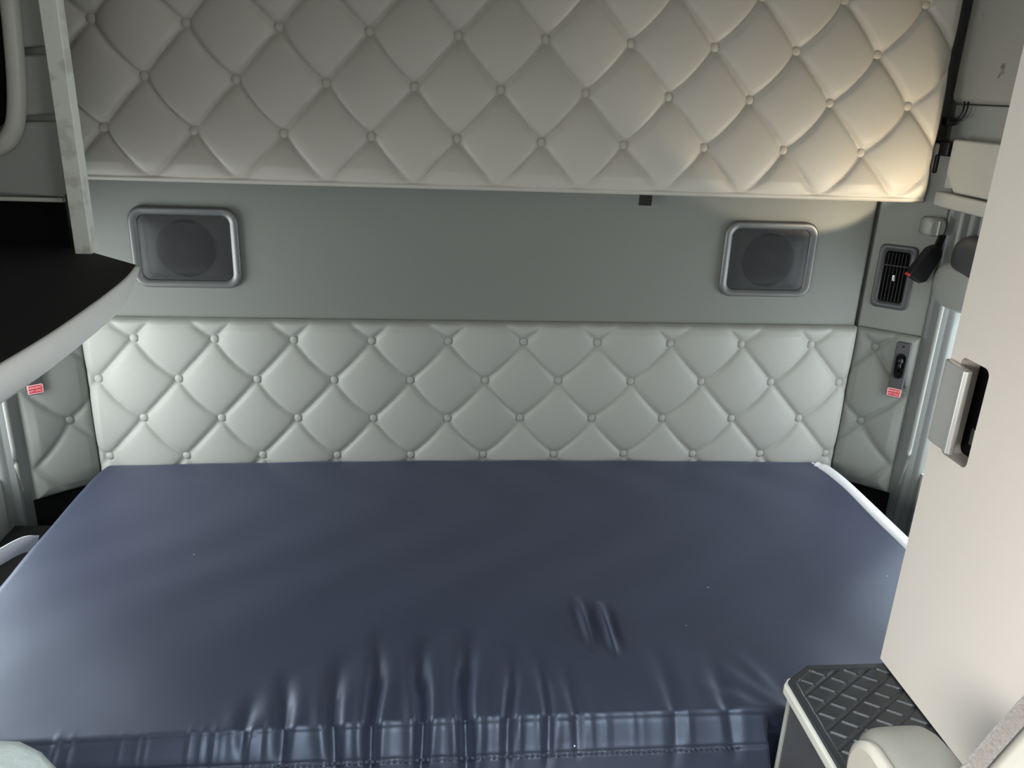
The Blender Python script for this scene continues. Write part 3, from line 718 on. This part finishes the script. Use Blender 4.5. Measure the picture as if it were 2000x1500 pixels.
# moulded tread
res = .0014; xs = np.arange(XB0 + .001, .60, res); ys = np.arange(-1.26, YB0 - .001, res); Xg, Yg = np.meshgrid(xs, ys)
e1 = np.array((.0258, -.0175)); e2 = np.array((.0260, .0185)); D_ = np.linalg.inv(np.stack([e1, e2], 1))
ox, oy = .4135, -1.0225
pq = D_ @ np.stack([(Xg - ox).ravel(), (Yg - oy).ravel()]); p_ = pq[0].reshape(Xg.shape); q_ = pq[1].reshape(Xg.shape)
fp = np.abs(p_ - np.round(p_)); fq = np.abs(q_ - np.round(q_))
H = np.full(Xg.shape, .0055)
H -= .0042 * (1 / (1 + np.exp(-(.055 - fq) / .010))) * (1 / (1 + np.exp(-(.38 - fp) / .012)))
H -= .0020 * (1 / (1 + np.exp(-(fp - .42) / .012)))
bd = np.minimum(Xg - XB0, YB0 - Yg)
ch = ((Xg - XB0) * .60 + (YB0 + 0.045 - Yg - .045 - 0) * .80 - .026); bd2 = np.minimum(bd, ch)
border = bd2 < .012; H = np.where(border, .0062, H); H = np.where(bd2 < .0015, .0025, H)
Vt = np.stack([Xg, Yg, .851 + H], -1)
ii = np.arange(Xg.size).reshape(Xg.shape); F = np.stack([ii[:-1, :-1], ii[:-1, 1:], ii[1:, 1:], ii[1:, :-1]], -1).reshape(-1, 4)
keep = (ch.ravel()[F] > 0).all(1); F = F[keep]
used = np.unique(F); remap = -np.ones(Xg.size, int); remap[used] = np.arange(len(used))
mk('rubber_tread', Vt.reshape(-1, 3)[used], remap[F], M['rubber'], t, smooth=True)

t = thing('tall_cabinet', (.8, -1.15, .862), 'tall cream cabinet at the right edge with recessed silver pull', 'cabinet')
X = .555; ya, yb, za, zb = -.978, -1.268, .8585, 2.06; ha, hb, hz0, hz1 = -1.000, -1.060, 1.232, 1.372
V = []; F = []
def ring_face(o, i, x):
    n = len(V); V.extend([(x, y, z) for y, z in o] + [(x, y, z) for y, z in i]); return n
OUT = [(ya, za), (yb, za), (yb, zb), (ya, zb)]
inn = rrect(hb, ha, hz0, hz1, .010, 6)   # ordered from +y,+z corner
inn = inn
# front panel as one n-gon pair joined round the opening
bm = bmesh.new()
def addring(pts, x): return [bm.verts.new((x, y, z)) for y, z in pts]
o0 = addring(OUT, X); i0 = addring(inn, X); i1 = addring(inn, X + .03); o1 = addring(OUT, X + .5)
eo = [bm.edges.new((o0[k], o0[(k + 1) % 4])) for k in range(4)]; ei = [bm.edges.new((i0[k], i0[(k + 1) % len(i0)])) for k in range(len(i0))]
bmesh.ops.triangle_fill(bm, use_beauty=True, use_dissolve=True, edges=eo + ei)
for k in range(len(i0)): bm.faces.new((i0[k], i0[(k + 1) % len(i0)], i1[(k + 1) % len(i0)], i1[k]))
for k in range(4): bm.faces.new((o0[k], o0[(k + 1) % 4], o1[(k + 1) % 4], o1[k]))
bm.faces.new(o1); bmesh.ops.recalc_face_normals(bm, faces=bm.faces)
me_ = bpy.data.meshes.new('tmp'); bm.to_mesh(me_); bm.free()
mk('body', [tuple(v.co) for v in me_.vertices], [tuple(p.vertices) for p in me_.polygons], M['cabinet'], t, bevel=.0015)
h = box('pull_recess', (X + .004, X + .032, hb - .004, ha + .004, hz0 - .004, hz1 + .004), M['blackm'], t, bevel=0)
# open the recess cup towards the aisle
bm = bmesh.new(); bm.from_mesh(h.data); bm.faces.ensure_lookup_table()
ff = min(bm.faces, key=lambda f: f.calc_center_median().x); bmesh.ops.delete(bm, geom=[ff], context='FACES'); bm.to_mesh(h.data); bm.free()
# silver pull plate with rolled edge
prof = [(-.980, .0), (-.979, .006), (-.983, .010), (-.992, .0115), (-1.020, .0115), (-1.026, .0145), (-1.033, .0155), (-1.038, .012), (-1.038, .006), (-1.033, .003), (-1.020, .002), (-.990, .001)]
n = len(prof); V = []; F = []
for z in (1.243, 1.362): V += [(X - hh, y, z) for y, hh in prof]
F = [tuple(range(n)), tuple(range(n, 2 * n))] + [(i, (i + 1) % n, n + (i + 1) % n, n + i) for i in range(n)]
mk('pull_handle', V, F, M['silver'], t, bevel=.0012, seg=3)['label'] = 'satin silver pull plate'
box('catch', (X + .008, X + .026, -1.052, -1.042, 1.262, 1.285), M['chrome'], t, bevel=.002)

# ================================================================== SEATS
t = thing('passenger_seat', (.6, -1.55, 0), 'beige leather seat with taupe fleece edge and padded armrest, bottom right corner', 'seat')
def blob(name, c, r, m, parent, power=.45, rot=None): return ellipsoid(name, c, r, m, parent, seg=48, ring=28, power=power, rot=rot)
# backrest: leaning slab
line = [(.305, .90), (.375, 1.068), (.421, 1.160), (.480, 1.242), (.60, 1.30), (.80, 1.30), (.88, 1.20), (.88, .55), (.30, .55)]
slab('backrest', [(x + .006, z - .016) for x, z in line], -1.52, -1.395, M['leather'], t, bevel=.022)
tube('fleece_edge', catmull([(.29, -1.405, .85), (.335, -1.402, .965), (.382, -1.400, 1.065), (.428, -1.400, 1.156), (.485, -1.400, 1.240), (.57, -1.40, 1.290), (.71, -1.40, 1.303)], 12), .0085, M['fleece'], t, n=14)
box('seat_base', (.34, .86, -2.0, -1.44, .0, .50), M['darkgrey'], t, bevel=.02)
# armrest with end cap and seam
ar = thing('x', (0, 0, 0), '', ''); bpy.data.objects.remove(ar)
def armrest():
    V = []; F = []; n = 40; ysec = [(-1.275, .0), (-1.277, .35), (-1.283, .62), (-1.295, .84), (-1.312, .96), (-1.335, 1.0), (-1.45, 1.0), (-1.64, 1.0)]
    for y, s in ysec:
        for k in range(n):
            a = 2 * math.pi * k / n; ca, sa = math.cos(a), math.sin(a)
            pw = .5; x = .374 + .046 * math.copysign(abs(ca) ** pw, ca) * (s * .55 + .45 if s else .0); z = .980 + .055 * math.copysign(abs(sa) ** pw, sa) * s
            V.append((x, y, z))
    for i in range(len(ysec) - 1):
        for k in range(n): F.append((i * n + k, i * n + (k + 1) % n, (i + 1) * n + (k + 1) % n, (i + 1) * n + k))
    F.append(tuple(range(len(V) - n, len(V))))
    a = mk('armrest', V, F, M['leather_d'], t, smooth=True)
    c = loft('side_panel', Frame((.328, 0, 0), (0, 1, 0), (-1, 0, 0)), [(rrect(-1.60, -1.290, .932, 1.028, .044, 10), -.006), (rrect(-1.60, -1.290, .932, 1.028, .044, 10), .003), (rrect(-1.595, -1.298, .938, 1.022, .040, 10), .007)], M['leather'], a)
    tube('pivot', [(.41, -1.45, .98), (.44, -1.45, .98)], .018, M['darkgrey'], a)
armrest()
t = thing('driver_seat', (-.75, -1.5, 0), 'grey cloth seat shoulder with beige side, bottom left corner', 'seat')
slab('backrest', [(-.484, .60), (-.494, 1.03), (-.503, 1.066), (-.516, 1.090), (-.535, 1.105), (-.60, 1.112), (-1.0, 1.112), (-1.0, .60)], -1.46, -1.345, M['seatcloth'], t, bevel=.018)
slab('side_bolster', [(-.540, .60), (-.545, 1.06), (-.556, 1.115), (-.572, 1.135), (-1.02, 1.140), (-1.02, .60)], -1.56, -1.42, M['leather'], t, bevel=.02)
box('seat_base', (-1.02, -.50, -2.05, -1.50, 0.0, .50), M['darkgrey'], t, bevel=.02)
# added warm spot imitating the reflected sun patch on wall and bunk
ld = bpy.data.lights.new('sun_glow_spot', 'SPOT'); ld.energy = 5.5; ld.color = (1.0, 0.84, 0.58); ld.shadow_soft_size = .006
ld.spot_size = math.radians(67); ld.spot_blend = .2
lo = bpy.data.objects.new('sun_glow_spot', ld); COL.objects.link(lo); lo.location = (1.02, -.33, 1.34)
lo.rotation_euler = (Vector((.80, -.07, 1.59)) - lo.location).to_track_quat('-Z', 'Y').to_euler()
